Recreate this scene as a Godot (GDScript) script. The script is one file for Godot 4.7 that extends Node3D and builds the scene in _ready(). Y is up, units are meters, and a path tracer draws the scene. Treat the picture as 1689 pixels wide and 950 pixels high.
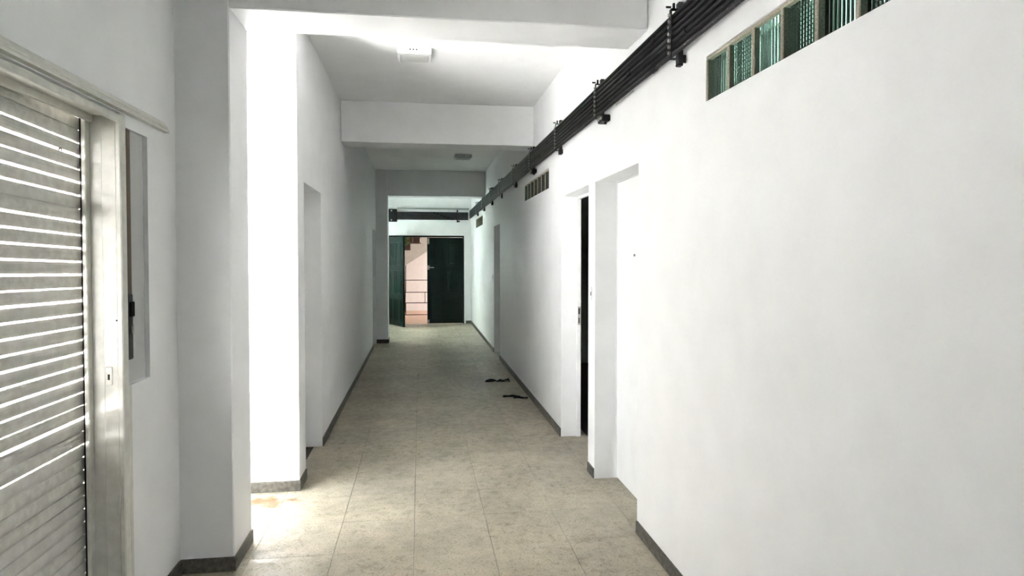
extends Node3D
# A white corridor: runs along -z from the camera; right wall plane x = XR, left wall plane x = XL, near left wall x = XW.

const XR := 1.173
const XL := -0.778
const XW := -1.135
const XO := -1.335      # outer face of the outside wall on the left
const CEIL := 3.08
const ZF := -14.9       # far wall
const XI := 1.323       # room side of the right wall
const DOOR_H := 2.02
const SUN := 4.0

var M := {}
var taken := {}
var rng := RandomNumberGenerator.new()

# ---------------------------------------------------------------- helpers
func numbered(n: String) -> String:
	if not taken.has(n):
		taken[n] = 0
		return n
	taken[n] += 1
	return "%s_%03d" % [n, taken[n]]

func tag(o: Node, label: String, category: String, group := "", kind := "") -> Node:
	o.set_meta("label", label)
	o.set_meta("category", category)
	if group != "":
		o.set_meta("group", group)
	if kind != "":
		o.set_meta("kind", kind)
	return o

func thing(called: String, label: String, category: String, at := Vector3.ZERO, group := "", kind := "") -> Node3D:
	var o := Node3D.new()
	o.name = numbered(called)
	add_child(o)
	o.position = at
	tag(o, label, category, group, kind)
	return o

func mb() -> SurfaceTool:
	var st := SurfaceTool.new()
	st.begin(Mesh.PRIMITIVE_TRIANGLES)
	return st

func inst(mesh: Mesh, called: String, m: Material, parent: Node = self, at := Vector3.ZERO) -> MeshInstance3D:
	var o := MeshInstance3D.new()
	o.mesh = mesh
	o.material_override = m
	o.cast_shadow = GeometryInstance3D.SHADOW_CASTING_SETTING_ON
	if parent == self:
		o.name = numbered(called)
		add_child(o)
	else:
		o.name = called
		parent.add_child(o, true)
	o.position = at
	return o

func build(st: SurfaceTool, called: String, m: Material, parent: Node = self, at := Vector3.ZERO) -> MeshInstance3D:
	return inst(st.commit(), called, m, parent, at)

func tri(st: SurfaceTool, a: Vector3, b: Vector3, c: Vector3, n: Vector3) -> void:
	var q := [a, b, c]
	if (b - a).cross(c - a).dot(n) > 0.0:
		q = [a, c, b]
	for v in q:
		st.set_normal(n)
		st.set_uv(Vector2(v.x + v.z, v.y + v.z))
		st.add_vertex(v)

func quad(st: SurfaceTool, a: Vector3, b: Vector3, c: Vector3, d: Vector3, n: Vector3) -> void:
	tri(st, a, b, c, n)
	tri(st, a, c, d, n)

# box from corner to corner, bev = chamfer of its edges
func bx(st: SurfaceTool, lo: Vector3, hi: Vector3, bev := 0.0) -> void:
	var c := (lo + hi) / 2.0
	var s := (hi - lo).abs() / 2.0
	if bev <= 0.0:
		for ax in 3:
			for sg in [-1.0, 1.0]:
				var n := Vector3.ZERO
				n[ax] = sg
				var u := (ax + 1) % 3
				var v := (ax + 2) % 3
				var p := []
				for k in [[-1, -1], [1, -1], [1, 1], [-1, 1]]:
					var q := Vector3.ZERO
					q[ax] = sg * s[ax]
					q[u] = k[0] * s[u]
					q[v] = k[1] * s[v]
					p.append(c + q)
				quad(st, p[0], p[1], p[2], p[3], n)
		return
	var b := minf(bev, minf(s.x, minf(s.y, s.z)) * 0.95)
	for ax in 3:
		var u := (ax + 1) % 3
		var v := (ax + 2) % 3
		for sg in [-1.0, 1.0]:
			var n := Vector3.ZERO
			n[ax] = sg
			var p := []
			for k in [[-1, -1], [1, -1], [1, 1], [-1, 1]]:
				var q := Vector3.ZERO
				q[ax] = sg * s[ax]
				q[u] = k[0] * (s[u] - b)
				q[v] = k[1] * (s[v] - b)
				p.append(c + q)
			quad(st, p[0], p[1], p[2], p[3], n)
			# edge chamfers between faces ax and u
			for sv in [-1.0, 1.0]:
				var n2 := Vector3.ZERO
				n2[ax] = sg
				n2[u] = sv
				n2 = n2.normalized()
				var e := []
				for k in [[0, -1], [0, 1], [1, 1], [1, -1]]:
					var q := Vector3.ZERO
					q[ax] = sg * (s[ax] if k[0] == 0 else s[ax] - b)
					q[u] = sv * (s[u] - b if k[0] == 0 else s[u])
					q[v] = k[1] * (s[v] - b)
					e.append(c + q)
				quad(st, e[0], e[1], e[2], e[3], n2)
	for sx in [-1.0, 1.0]:
		for sy in [-1.0, 1.0]:
			for sz in [-1.0, 1.0]:
				var sg := Vector3(sx, sy, sz)
				tri(st, c + sg * Vector3(s.x, s.y - b, s.z - b), c + sg * Vector3(s.x - b, s.y, s.z - b), c + sg * Vector3(s.x - b, s.y - b, s.z), sg.normalized())

func box(lo: Vector3, hi: Vector3, called: String, m: Material, parent: Node = self, bev := 0.0) -> MeshInstance3D:
	var st := mb()
	bx(st, lo, hi, bev)
	return build(st, called, m, parent)

# a tube along points
func tube(st: SurfaceTool, pts: Array, r: float, sides := 10) -> void:
	var rings := []
	for i in pts.size():
		var t: Vector3 = (pts[mini(i + 1, pts.size() - 1)] - pts[maxi(i - 1, 0)]).normalized()
		var ref := Vector3.UP if absf(t.y) < 0.9 else Vector3.RIGHT
		var a := t.cross(ref).normalized()
		var b := t.cross(a).normalized()
		var ring := []
		for k in sides:
			var an := TAU * k / sides
			var n := a * cos(an) + b * sin(an)
			ring.append([pts[i] + n * r, n])
		rings.append(ring)
	for i in range(rings.size() - 1):
		for k in sides:
			var k2 := (k + 1) % sides
			var p = [rings[i][k], rings[i][k2], rings[i + 1][k2], rings[i + 1][k]]
			smooth_quad(st, p)
	for e in [0, rings.size() - 1]:
		var t: Vector3 = (pts[e] - pts[1 if e == 0 else e - 1]).normalized()
		for k in range(1, sides - 1):
			tri(st, rings[e][0][0], rings[e][k][0], rings[e][k + 1][0], t)

func smooth_quad(st: SurfaceTool, p: Array) -> void:
	for t in [[0, 1, 2], [0, 2, 3]]:
		var a = p[t[0]]
		var b = p[t[1]]
		var c = p[t[2]]
		var q := [a, b, c]
		if (b[0] - a[0]).cross(c[0] - a[0]).dot(a[1] + b[1] + c[1]) > 0.0:
			q = [a, c, b]
		for v in q:
			st.set_normal(v[1])
			st.set_uv(Vector2(v[0].x + v[0].z, v[0].y))
			st.add_vertex(v[0])

# extrude a 2D outline (x, y pairs in the plane of axes ua, va) from w0 to w1 along axis wa
func prism(st: SurfaceTool, pts: PackedVector2Array, ua: int, va: int, wa: int, w0: float, w1: float) -> void:
	var idx := Geometry2D.triangulate_polygon(pts)
	for w in [w0, w1]:
		var n := Vector3.ZERO
		n[wa] = signf(w - (w0 + w1) / 2.0)
		for i in range(0, idx.size(), 3):
			var q := []
			for k in 3:
				var v := Vector3.ZERO
				v[ua] = pts[idx[i + k]].x
				v[va] = pts[idx[i + k]].y
				v[wa] = w
				q.append(v)
			tri(st, q[0], q[1], q[2], n)
	var area := 0.0
	for i in pts.size():
		area += pts[i].cross(pts[(i + 1) % pts.size()])
	for i in pts.size():
		var a := pts[i]
		var b := pts[(i + 1) % pts.size()]
		var d := (b - a).normalized()
		var o := Vector2(d.y, -d.x) * signf(area)
		var n := Vector3.ZERO
		n[ua] = o.x
		n[va] = o.y
		var q := []
		for e in [[a, w0], [b, w0], [b, w1], [a, w1]]:
			var v := Vector3.ZERO
			v[ua] = e[0].x
			v[va] = e[0].y
			v[wa] = e[1]
			q.append(v)
		quad(st, q[0], q[1], q[2], q[3], n)

# a wall slab with rectangular holes; u axis 0 (x) or 2 (z); t0..t1 its thickness along the other one; holes = [u0, u1, y0, y1]
func wall_slab(st: SurfaceTool, ua: int, u0: float, u1: float, t0: float, t1: float, y0: float, y1: float, holes: Array) -> void:
	var cuts := [u0, u1]
	for hl in holes:
		cuts.append(hl[0])
		cuts.append(hl[1])
	cuts.sort()
	var ta := 2 - ua
	for i in range(cuts.size() - 1):
		var a: float = cuts[i]
		var b: float = cuts[i + 1]
		if b - a < 1e-5:
			continue
		var gaps := []
		for hl in holes:
			if hl[0] <= a + 1e-5 and hl[1] >= b - 1e-5:
				gaps.append([hl[2], hl[3]])
		gaps.sort_custom(func(p, q): return p[0] < q[0])
		var y := y0
		for g in gaps + [[y1, y1]]:
			if g[0] - y > 1e-5:
				var lo := Vector3.ZERO
				var hi := Vector3.ZERO
				lo[ua] = a
				hi[ua] = b
				lo[ta] = t0
				hi[ta] = t1
				lo.y = y
				hi.y = g[0]
				bx(st, lo, hi)
			y = g[1]

# ---------------------------------------------------------------- materials
func flat(c: Color, rough: float, metal := 0.0, spec := 0.5) -> StandardMaterial3D:
	var m := StandardMaterial3D.new()
	m.albedo_color = c
	m.roughness = rough
	m.metallic = metal
	m.metallic_specular = spec
	return m

func noise_tex(seed_: int, freq: float, octaves: int, lo: Color, hi: Color, size := 512, l0 := 0.0, l1 := 1.0) -> NoiseTexture2D:
	var n := FastNoiseLite.new()
	n.seed = seed_
	n.frequency = freq
	n.fractal_octaves = octaves
	var t := NoiseTexture2D.new()
	t.width = size
	t.height = size
	t.seamless = true
	t.noise = n
	var g := Gradient.new()
	g.set_color(0, lo)
	g.set_color(1, hi)
	g.set_offset(0, l0)
	g.set_offset(1, l1)
	t.color_ramp = g
	return t

func noisy(lo: Color, hi: Color, rough: float, seed_: int, freq: float, per_metre: float, bump := 0.0, spec := 0.5) -> StandardMaterial3D:
	var m := StandardMaterial3D.new()
	m.albedo_texture = noise_tex(seed_, freq, 5, lo, hi, 512, 0.2, 0.8)
	m.uv1_triplanar = true
	m.uv1_world_triplanar = true
	m.uv1_scale = Vector3.ONE * per_metre
	m.roughness = rough
	m.metallic_specular = spec
	if bump > 0.0:
		m.heightmap_enabled = true
		m.heightmap_texture = noise_tex(seed_ + 7, freq * 3.0, 4, Color.BLACK, Color.WHITE)
		m.heightmap_scale = bump
	return m

func grain_image(size: int, base: Color, seed_: int) -> ImageTexture:
	# agglomerated stone: grains of several tones in a cement ground
	var r := RandomNumberGenerator.new()
	r.seed = seed_
	var im := Image.create(size, size, false, Image.FORMAT_RGB8)
	im.fill(base)
	var n := FastNoiseLite.new()
	n.seed = seed_
	n.frequency = 0.06
	for y in size:
		for x in size:
			var v := n.get_noise_2d(x, y) * 0.035 + r.randf_range(-0.03, 0.03)
			im.set_pixel(x, y, Color(base.r + v, base.g + v, base.b + v * 0.9))
	var tones := [Color(0.84, 0.82, 0.76), Color(0.79, 0.77, 0.70), Color(0.60, 0.57, 0.50), Color(0.52, 0.49, 0.42), Color(0.73, 0.69, 0.60), Color(0.87, 0.85, 0.80)]
	for i in 9000:
		var x := r.randi_range(0, size - 1)
		var y := r.randi_range(0, size - 1)
		var c: Color = tones[r.randi_range(0, 5)]
		var w := r.randi_range(3, 9)
		var hh := r.randi_range(3, 9)
		for j in hh:
			for k in w:
				if (j == 0 or j == hh - 1) and (k == 0 or k == w - 1):
					continue
				var px := (x + k) % size
				var py := (y + j) % size
				im.set_pixel(px, py, im.get_pixel(px, py).lerp(c, 0.62))
	return ImageTexture.create_from_image(im)

func grime_image() -> ImageTexture:
	# dirt trodden into the floor: x -1.4..1.4 across, z -1.6..-15 along
	var w := 360
	var h := 1608
	var im := Image.create(w, h, false, Image.FORMAT_RGB8)
	var a := FastNoiseLite.new()
	a.seed = 11
	a.frequency = 0.011
	a.fractal_octaves = 5
	var b := FastNoiseLite.new()
	b.seed = 29
	b.frequency = 0.05
	b.fractal_octaves = 4
	for y in h:
		var z := -1.6 - y / 120.0
		for x in w:
			var xx := -1.4 + x / 128.6
			var v := 0.94 + 0.11 * a.get_noise_2d(x, y) + 0.07 * b.get_noise_2d(x, y)
			var c := Color(v, v * 0.992, v * 0.97)
			# rusty brown stain on the floor in front of the wall end
			var d := Vector2((xx + 0.95) / 0.17, (z + 4.10) / 0.10).length() + 0.9 * b.get_noise_2d(x * 1.3, y * 1.3)
			if d < 1.0:
				c = c.lerp(Color(0.62, 0.46, 0.30), clampf((1.0 - d) * 1.3, 0.0, 0.75))
			# trodden dark spots
			var s := b.get_noise_2d(x * 2.2, y * 2.2 + 400.0)
			if s > 0.22 and a.get_noise_2d(x, y + 900) > -0.05:
				c = c.lerp(Color(0.60, 0.56, 0.49), clampf((s - 0.22) * 2.5, 0.0, 0.24))
			im.set_pixel(x, y, Color(clampf(c.r, 0, 1), clampf(c.g, 0, 1), clampf(c.b, 0, 1)))
	return ImageTexture.create_from_image(im)

func make_materials() -> void:
	M.wall = noisy(Color(0.952, 0.952, 0.950), Color(0.968, 0.968, 0.967), 0.5, 3, 0.008, 0.7, 0.0, 0.5)
	M.ceiling = noisy(Color(0.95, 0.95, 0.946), Color(0.965, 0.965, 0.961), 0.6, 5, 0.01, 0.6, 0.0, 0.5)
	M.skirting = noisy(Color(0.30, 0.29, 0.265), Color(0.43, 0.415, 0.38), 0.5, 9, 0.03, 1.6, 0.05, 0.4)
	M.door_white = noisy(Color(0.95, 0.95, 0.945), Color(0.97, 0.97, 0.965), 0.38, 13, 0.01, 0.8, 0.0)
	M.alu = noisy(Color(0.84, 0.83, 0.79), Color(0.89, 0.88, 0.845), 0.32, 16, 0.02, 1.5, 0.0, 0.6)
	M.slat = noisy(Color(0.83, 0.815, 0.785), Color(0.89, 0.88, 0.855), 0.6, 17, 0.025, 1.1, 0.08, 0.4)
	M.slat_b = noisy(Color(0.82, 0.805, 0.77), Color(0.90, 0.89, 0.86), 0.6, 18, 0.03, 1.3, 0.08, 0.4)
	M.strap = noisy(Color(0.36, 0.31, 0.27), Color(0.50, 0.45, 0.39), 0.9, 19, 0.1, 4.0)
	M.black_metal = flat(Color(0.09, 0.09, 0.09), 0.45, 0.3)
	M.hole = flat(Color(0.02, 0.02, 0.02), 0.9)
	M.galv = flat(Color(0.70, 0.69, 0.66), 0.35, 0.85)
	M.pipe = noisy(Color(0.05, 0.05, 0.055), Color(0.085, 0.085, 0.09), 0.38, 21, 0.05, 3.0, 0.0, 0.35)
	M.pipe_spotted = noisy(Color(0.10, 0.095, 0.10), Color(0.78, 0.75, 0.74), 0.5, 22, 0.09, 1.0)
	(M.pipe_spotted.albedo_texture as NoiseTexture2D).color_ramp.set_offset(0, 0.74)
	(M.pipe_spotted.albedo_texture as NoiseTexture2D).color_ramp.set_offset(1, 0.80)
	M.tray = flat(Color(0.60, 0.62, 0.61), 0.5, 0.3)
	M.green = noisy(Color(0.02, 0.10, 0.088), Color(0.03, 0.12, 0.105), 0.4, 23, 0.03, 1.2, 0.0, 0.3)
	M.frame_green = flat(Color(0.03, 0.10, 0.10), 0.4, 0.0, 0.3)
	M.putty = noisy(Color(0.60, 0.57, 0.50), Color(0.76, 0.73, 0.66), 0.8, 24, 0.06, 3.0, 0.1)
	M.mortar = noisy(Color(0.27, 0.26, 0.23), Color(0.38, 0.37, 0.33), 0.9, 34, 0.06, 3.0)
	var g := StandardMaterial3D.new()
	g.albedo_color = Color(0.66, 0.85, 0.79, 0.0)
	g.roughness = 0.04
	g.refraction_enabled = true
	g.refraction_scale = 0.05
	M.glass_block = g
	var p := StandardMaterial3D.new()
	p.transparency = BaseMaterial3D.TRANSPARENCY_ALPHA
	p.albedo_color = Color(0.9, 0.95, 0.94, 0.06)
	p.roughness = 0.02
	M.pane = p
	var fr := StandardMaterial3D.new()
	fr.albedo_color = Color(0.93, 0.955, 0.945)
	fr.roughness = 0.3
	fr.backlight_enabled = true
	fr.backlight = Color(0.965, 1.0, 0.99)
	M.frosted = fr
	M.plastic_white = flat(Color(0.88, 0.88, 0.87), 0.45)
	M.plastic_grey = flat(Color(0.74, 0.74, 0.73), 0.5)
	M.pink = noisy(Color(0.945, 0.915, 0.89), Color(0.965, 0.935, 0.915), 0.8, 25, 0.02, 0.6)
	M.stair_side = noisy(Color(0.84, 0.81, 0.765), Color(0.87, 0.845, 0.80), 0.8, 26, 0.02, 0.6)
	M.terracotta = noisy(Color(0.80, 0.66, 0.56), Color(0.85, 0.72, 0.62), 0.6, 27, 0.04, 0.8)
	M.brown = noisy(Color(0.20, 0.13, 0.09), Color(0.28, 0.19, 0.12), 0.7, 28, 0.04, 1.0)
	M.iron = flat(Color(0.20, 0.17, 0.15), 0.5, 0.4)
	M.leaf = flat(Color(0.30, 0.47, 0.16), 0.5)
	M.leaf.backlight_enabled = true
	M.leaf.backlight = Color(0.3, 0.5, 0.1)
	M.terrace = noisy(Color(0.88, 0.88, 0.88), Color(0.92, 0.92, 0.92), 0.9, 31, 0.02, 0.3)
	M.render_grey = noisy(Color(0.55, 0.54, 0.52), Color(0.62, 0.61, 0.59), 0.9, 33, 0.02, 0.4)
	M.scrap = flat(Color(0.06, 0.06, 0.055), 0.75)
	M.screed = flat(Color(0.34, 0.32, 0.28), 0.9)
	M.tiles = []
	var grime := grime_image()
	var rough := noise_tex(41, 0.02, 5, Color(0.34, 0.34, 0.34), Color(0.62, 0.62, 0.62), 512, 0.25, 0.75)
	var grains := [grain_image(1024, Color(0.765, 0.745, 0.69), 51), grain_image(1024, Color(0.78, 0.76, 0.71), 52)]
	for i in 4:
		var m := StandardMaterial3D.new()
		m.albedo_texture = grains[i % 2]
		var k: float = [1.0, 0.97, 0.985, 0.955][i]
		m.albedo_color = Color(k * 0.985, k * 0.97, k * 0.945)
		m.roughness_texture = rough
		m.roughness_texture_channel = BaseMaterial3D.TEXTURE_CHANNEL_RED
		m.roughness = 1.0
		m.metallic_specular = 0.5
		m.detail_enabled = true
		m.detail_albedo = grime
		m.detail_blend_mode = BaseMaterial3D.BLEND_MODE_MUL
		m.detail_uv_layer = BaseMaterial3D.DETAIL_UV_2
		M.tiles.append(m)

# ---------------------------------------------------------------- the setting
func make_structure() -> void:
	# floor: screed, tiles one by one
	var fl := thing("floor", "beige grey agglomerated stone tile floor of the corridor", "floor", Vector3.ZERO, "", "structure")
	var st := mb()
	bx(st, Vector3(XO, -0.25, -15.05), Vector3(4.6, -0.014, 3.7))
	bx(st, Vector3(XO, -0.014, -1.70), Vector3(4.6, 0.0, 3.7))
	bx(st, Vector3(1.40, -0.014, -15.05), Vector3(4.6, 0.0, -1.70))
	build(st, "screed", M.screed, fl)
	var p := 0.405
	var xs := [XO, -1.251, -0.846, -0.441, -0.036, 0.369, 0.774, 1.179, 1.40]
	var z1 := -3.324 + 4 * p
	var row := 0
	var r := RandomNumberGenerator.new()
	r.seed = 77
	while z1 > -15.05:
		var z0 := maxf(z1 - p, -15.05)
		for c in xs.size() - 1:
			if c < 2 and z1 < -4.75 and z0 > -11.6:
				continue
			if c == 7 and not (z0 < -3.3 and z1 > -5.4) and not (z0 < -9.4 and z1 > -10.4):
				continue
			tile(fl, xs[c] + 0.0008, xs[c + 1] - 0.0008, z0 + 0.0008, z1 - 0.0008, r)
		z1 -= p
		row += 1

	# right wall with its door and glass block openings
	st = mb()
	wall_slab(st, 2, ZF - 0.15, 3.7, XR, XI, 0.0, CEIL, [[-2.535, -1.05, 2.15, 2.335], [-4.23, -3.36, 0.0, DOOR_H], [-5.28, -4.40, 0.0, DOOR_H], [-7.20, -5.81, 2.15, 2.335], [-10.24, -9.47, 0.0, DOOR_H], [-13.60, -12.13, 2.15, 2.335]])
	tag(build(st, "wall_right", M.wall), "long white plaster wall under the black pipes", "wall", "", "structure")
	# left side: near wall with shutter opening, pillar, wall of the glazed door recess
	st = mb()
	wall_slab(st, 2, -3.22, 3.7, XO, XW - 0.02, 0.0, CEIL, [[-2.69, -0.40, 0.0, 2.06]])
	wall_slab(st, 2, -3.22, 3.7, XW - 0.02, XW, 0.0, CEIL, [[-2.69, -0.40, 0.0, 2.06], [-2.905, -2.69, 1.0, 2.012]])
	tag(build(st, "wall_left_near", M.wall), "white wall around the slatted roller shutter", "wall", "", "structure")
	st = mb()
	wall_slab(st, 2, -4.28, -3.54, XW - 0.07, XW, 0.0, CEIL, [[-4.27, -3.55, 0.0, 2.62]])
	tag(build(st, "wall_left_recess", M.wall), "white wall of the bright recess behind the square pillar", "wall", "", "structure")
	st = mb()
	bx(st, Vector3(-1.205, 0, -3.54), Vector3(-0.890, CEIL, -3.22), 0.006)
	tag(build(st, "wall_left_pillar", M.wall), "square white pillar beside the slatted shutter", "pillar", "", "structure")
	st = mb()
	wall_slab(st, 2, -11.62, -4.28, XL - 0.15, XL, 0.0, CEIL, [[-5.27, -4.52, 0.0, DOOR_H], [-11.52, -10.82, 0.0, DOOR_H - 0.02]])
	bx(st, Vector3(XO, 0, -4.43), Vector3(XL - 0.15, CEIL, -4.28))
	tag(build(st, "wall_left", M.wall), "white left wall running back from the bright recess", "wall", "", "structure")
	st = mb()
	bx(st, Vector3(XO, 0, -11.95), Vector3(-0.565, CEIL, -11.62), 0.006)
	tag(build(st, "wall_left_pier", M.wall), "square white pier in front of the green doors", "pillar", "", "structure")
	st = mb()
	wall_slab(st, 2, ZF - 0.15, -11.95, XO, XW, 0.0, CEIL, [[-14.5, -12.3, 0.95, 2.05]])
	tag(build(st, "wall_left_far", M.wall), "white wall with the frosted window beside the green doors", "wall", "", "structure")
	st = mb()
	wall_slab(st, 0, XW, XR, ZF - 0.15, ZF, 0.0, CEIL, [[-0.714, 1.007, 0.0, 2.035]])
	tag(build(st, "wall_far", M.wall), "white end wall around the dark green double doors", "wall", "", "structure")
	st = mb()
	wall_slab(st, 0, XO, 4.6, 3.7, 3.85, 0.0, CEIL, [[0.3, 0.9, 0.9, 2.1]])
	tag(build(st, "wall_back", M.wall), "white wall closing the corridor at its near end", "wall", "", "structure")
	# ceiling and beams
	st = mb()
	bx(st, Vector3(XO, CEIL, ZF - 0.15), Vector3(4.6, CEIL + 0.2, 3.85))
	tag(build(st, "ceiling", M.ceiling), "white plaster ceiling between the cross beams", "ceiling", "", "structure")
	for b in [[-3.54, -3.22, 2.685, -0.893, "white cross beam resting on the square pillar"], [-6.93, -6.61, 2.67, XL, "white cross beam between the two ceiling fittings"], [-11.95, -11.62, 2.62, -0.568, "white cross beam above the pier by the green doors"]]:
		st = mb()
		bx(st, Vector3(b[3], b[2], b[0]), Vector3(XR, CEIL, b[1]), 0.006)
		tag(build(st, "ceiling_beam", M.wall), b[4], "beam", "", "structure")
	# rooms behind the right wall
	st = mb()
	wall_slab(st, 2, -4.30, 3.7, 4.5, 4.6, 0.0, CEIL, [[-3.9, 2.2, 0.5, 2.8]])
	bx(st, Vector3(XI, 0, -4.315), Vector3(4.6, CEIL, -4.25))
	tag(build(st, "wall_room_near", M.wall), "white wall of the room behind the near glass blocks", "wall", "", "structure")
	st = mb()
	bx(st, Vector3(XI, 0, -4.38), Vector3(4.6, CEIL, -4.315))
	bx(st, Vector3(4.5, 0, -9.0), Vector3(4.6, CEIL, -4.38))
	bx(st, Vector3(XI, 0, -9.1), Vector3(4.6, CEIL, -9.0))
	tag(build(st, "wall_room_middle", M.wall), "white wall inside the unlit room of the open door", "wall", "", "structure")
	st = mb()
	bx(st, Vector3(4.5, 0, ZF - 0.15), Vector3(4.6, CEIL, -9.1))
	bx(st, Vector3(XI, 0, ZF - 0.15), Vector3(4.5, CEIL, ZF))
	tag(build(st, "wall_room_far", M.wall), "wall of the closed room behind the far glass blocks", "wall", "", "structure")
	# unseen wing with the rooms behind the left doors, added to block light
	st = mb()
	bx(st, Vector3(-6.0, -0.03, -4.58), Vector3(XO, CEIL + 0.3, -4.43))
	bx(st, Vector3(-6.0, -0.03, -11.77), Vector3(-5.85, CEIL + 0.3, -4.58))
	bx(st, Vector3(-5.85, -0.03, -11.77), Vector3(XO, CEIL + 0.3, -11.62))
	bx(st, Vector3(-6.0, CEIL + 0.2, -11.62), Vector3(XO, CEIL + 0.3, -4.58))
	tag(build(st, "wall_wing_unseen", M.render_grey), "unseen grey wing wall behind the left doors, added to block light", "wall", "", "structure")
	# unseen white wall, added to throw sunlight through the recess
	tag(box(Vector3(-14.0, -0.03, 4.6), Vector3(XO, 4.0, 4.8), "wall_bounce", M.wall), "unseen white wall added on the terrace to bounce sunlight indoors", "wall", "", "structure")
	# unseen wall added across the terrace to cut low daylight into the recess
	tag(box(Vector3(-5.25, -0.03, -4.43), Vector3(-5.05, 2.1, 4.6), "wall_light_block", M.render_grey), "unseen grey wall added across the terrace to block low daylight", "wall", "", "structure")
	# the ground outside
	st = mb()
	bx(st, Vector3(-40, -0.3, -30), Vector3(XO, -0.03, 20))
	tag(build(st, "floor_terrace", M.terrace), "pale concrete terrace outside the shutter", "terrace", "", "structure")
	make_skirting()

func tile(parent: Node, x0: float, x1: float, z0: float, z1: float, r: RandomNumberGenerator) -> void:
	var st := mb()
	var b := 0.0012
	var dy := r.randf_range(-0.0006, 0.0006)
	var lo := Vector3(x0, -0.014, z0)
	var hi := Vector3(x1, dy, z1)
	# top with a fine chamfer
	var o := Vector2(r.randf(), r.randf())
	var turn := r.randi_range(0, 3)
	var top := [Vector3(lo.x + b, hi.y, lo.z + b), Vector3(hi.x - b, hi.y, lo.z + b), Vector3(hi.x - b, hi.y, hi.z - b), Vector3(lo.x + b, hi.y, hi.z - b)]
	var low := [Vector3(lo.x, hi.y - b, lo.z), Vector3(hi.x, hi.y - b, lo.z), Vector3(hi.x, hi.y - b, hi.z), Vector3(lo.x, hi.y - b, hi.z)]
	var bot := [Vector3(lo.x, lo.y, lo.z), Vector3(hi.x, lo.y, lo.z), Vector3(hi.x, lo.y, hi.z), Vector3(lo.x, lo.y, hi.z)]
	var ns := [Vector3(0, 0, -1), Vector3(1, 0, 0), Vector3(0, 0, 1), Vector3(-1, 0, 0)]
	var faces := [[top[0], top[1], top[2], top[3], Vector3.UP]]
	for k in 4:
		var k2 := (k + 1) % 4
		faces.append([top[k], top[k2], low[k2], low[k], (ns[k] + Vector3.UP).normalized()])
		faces.append([low[k], low[k2], bot[k2], bot[k], ns[k]])
	for f in faces:
		for t in [[0, 1, 2], [0, 2, 3]]:
			var a: Vector3 = f[t[0]]
			var q := [f[t[0]], f[t[1]], f[t[2]]]
			if (q[1] - a).cross(q[2] - a).dot(f[4]) > 0.0:
				q = [q[0], q[2], q[1]]
			for v in q:
				var uv := Vector2(v.x, v.z).rotated(turn * PI / 2.0) / 0.9 + o
				st.set_normal(f[4])
				st.set_uv(uv)
				st.set_uv2(Vector2((v.x + 1.4) / 2.8, (-1.6 - v.z) / 13.4))
				st.add_vertex(v)
	build(st, "tile", M.tiles[r.randi_range(0, 3)], parent)

func skirting_run(called: String, label: String, runs: Array) -> void:
	# runs: [x0, z0, x1, z1, outward normal]; pieces of dark stone about 0.4 m long
	var o := thing(called, label, "baseboard", Vector3.ZERO, "", "structure")
	var r := RandomNumberGenerator.new()
	r.seed = called.hash()
	for q in runs:
		var a := Vector3(q[0], 0, q[1])
		var b := Vector3(q[2], 0, q[3])
		var n: Vector3 = q[4]
		var total := (b - a).length()
		var d := (b - a).normalized()
		var count := maxi(1, roundi(total / 0.405))
		for i in count:
			var s := a + d * (total * i / count + 0.0008)
			var e := a + d * (total * (i + 1) / count - 0.0008)
			var lo := s - n * 0.004
			var hi := e + n * (0.010 + r.randf_range(-0.001, 0.001))
			var low := Vector3(minf(lo.x, hi.x), 0.0, minf(lo.z, hi.z))
			var high := Vector3(maxf(lo.x, hi.x), 0.068 + r.randf_range(-0.001, 0.001), maxf(lo.z, hi.z))
			box(low, high, "skirting_stone", M.skirting, o, 0.002)

func make_skirting() -> void:
	var L := Vector3(-1, 0, 0)
	var R := Vector3(1, 0, 0)
	var F := Vector3(0, 0, 1)
	skirting_run("baseboard_right", "grey stone baseboard along the foot of the right wall", [[XR, -1.0, XR, -3.355, L], [XR, -4.235, XR, -4.395, L], [XR, -5.285, XR, -9.465, L], [XR, -10.245, XR, ZF, L]])
	skirting_run("baseboard_left_near", "grey stone baseboard along the wall beside the shutter", [[XW, -2.70, XW, -3.209, R]])
	skirting_run("baseboard_pillar", "grey stone baseboard round the foot of the square pillar", [[XW, -3.22, -0.880, -3.22, F], [-0.890, -3.22, -0.890, -3.54, R]])
	skirting_run("baseboard_left", "grey stone baseboard along the left wall", [[XW, -4.28, XL + 0.01, -4.28, F], [XL, -4.28, XL, -4.515, R], [XL, -5.275, XL, -10.815, R]])
	skirting_run("baseboard_pier", "grey stone baseboard at the foot of the far pier", [[XL + 0.01, -11.62, -0.555, -11.62, F], [-0.565, -11.62, -0.565, -11.95, R]])
	skirting_run("baseboard_far", "stone baseboard between the green doors and the corner", [[1.05, ZF, XR - 0.01, ZF, F]])

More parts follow.
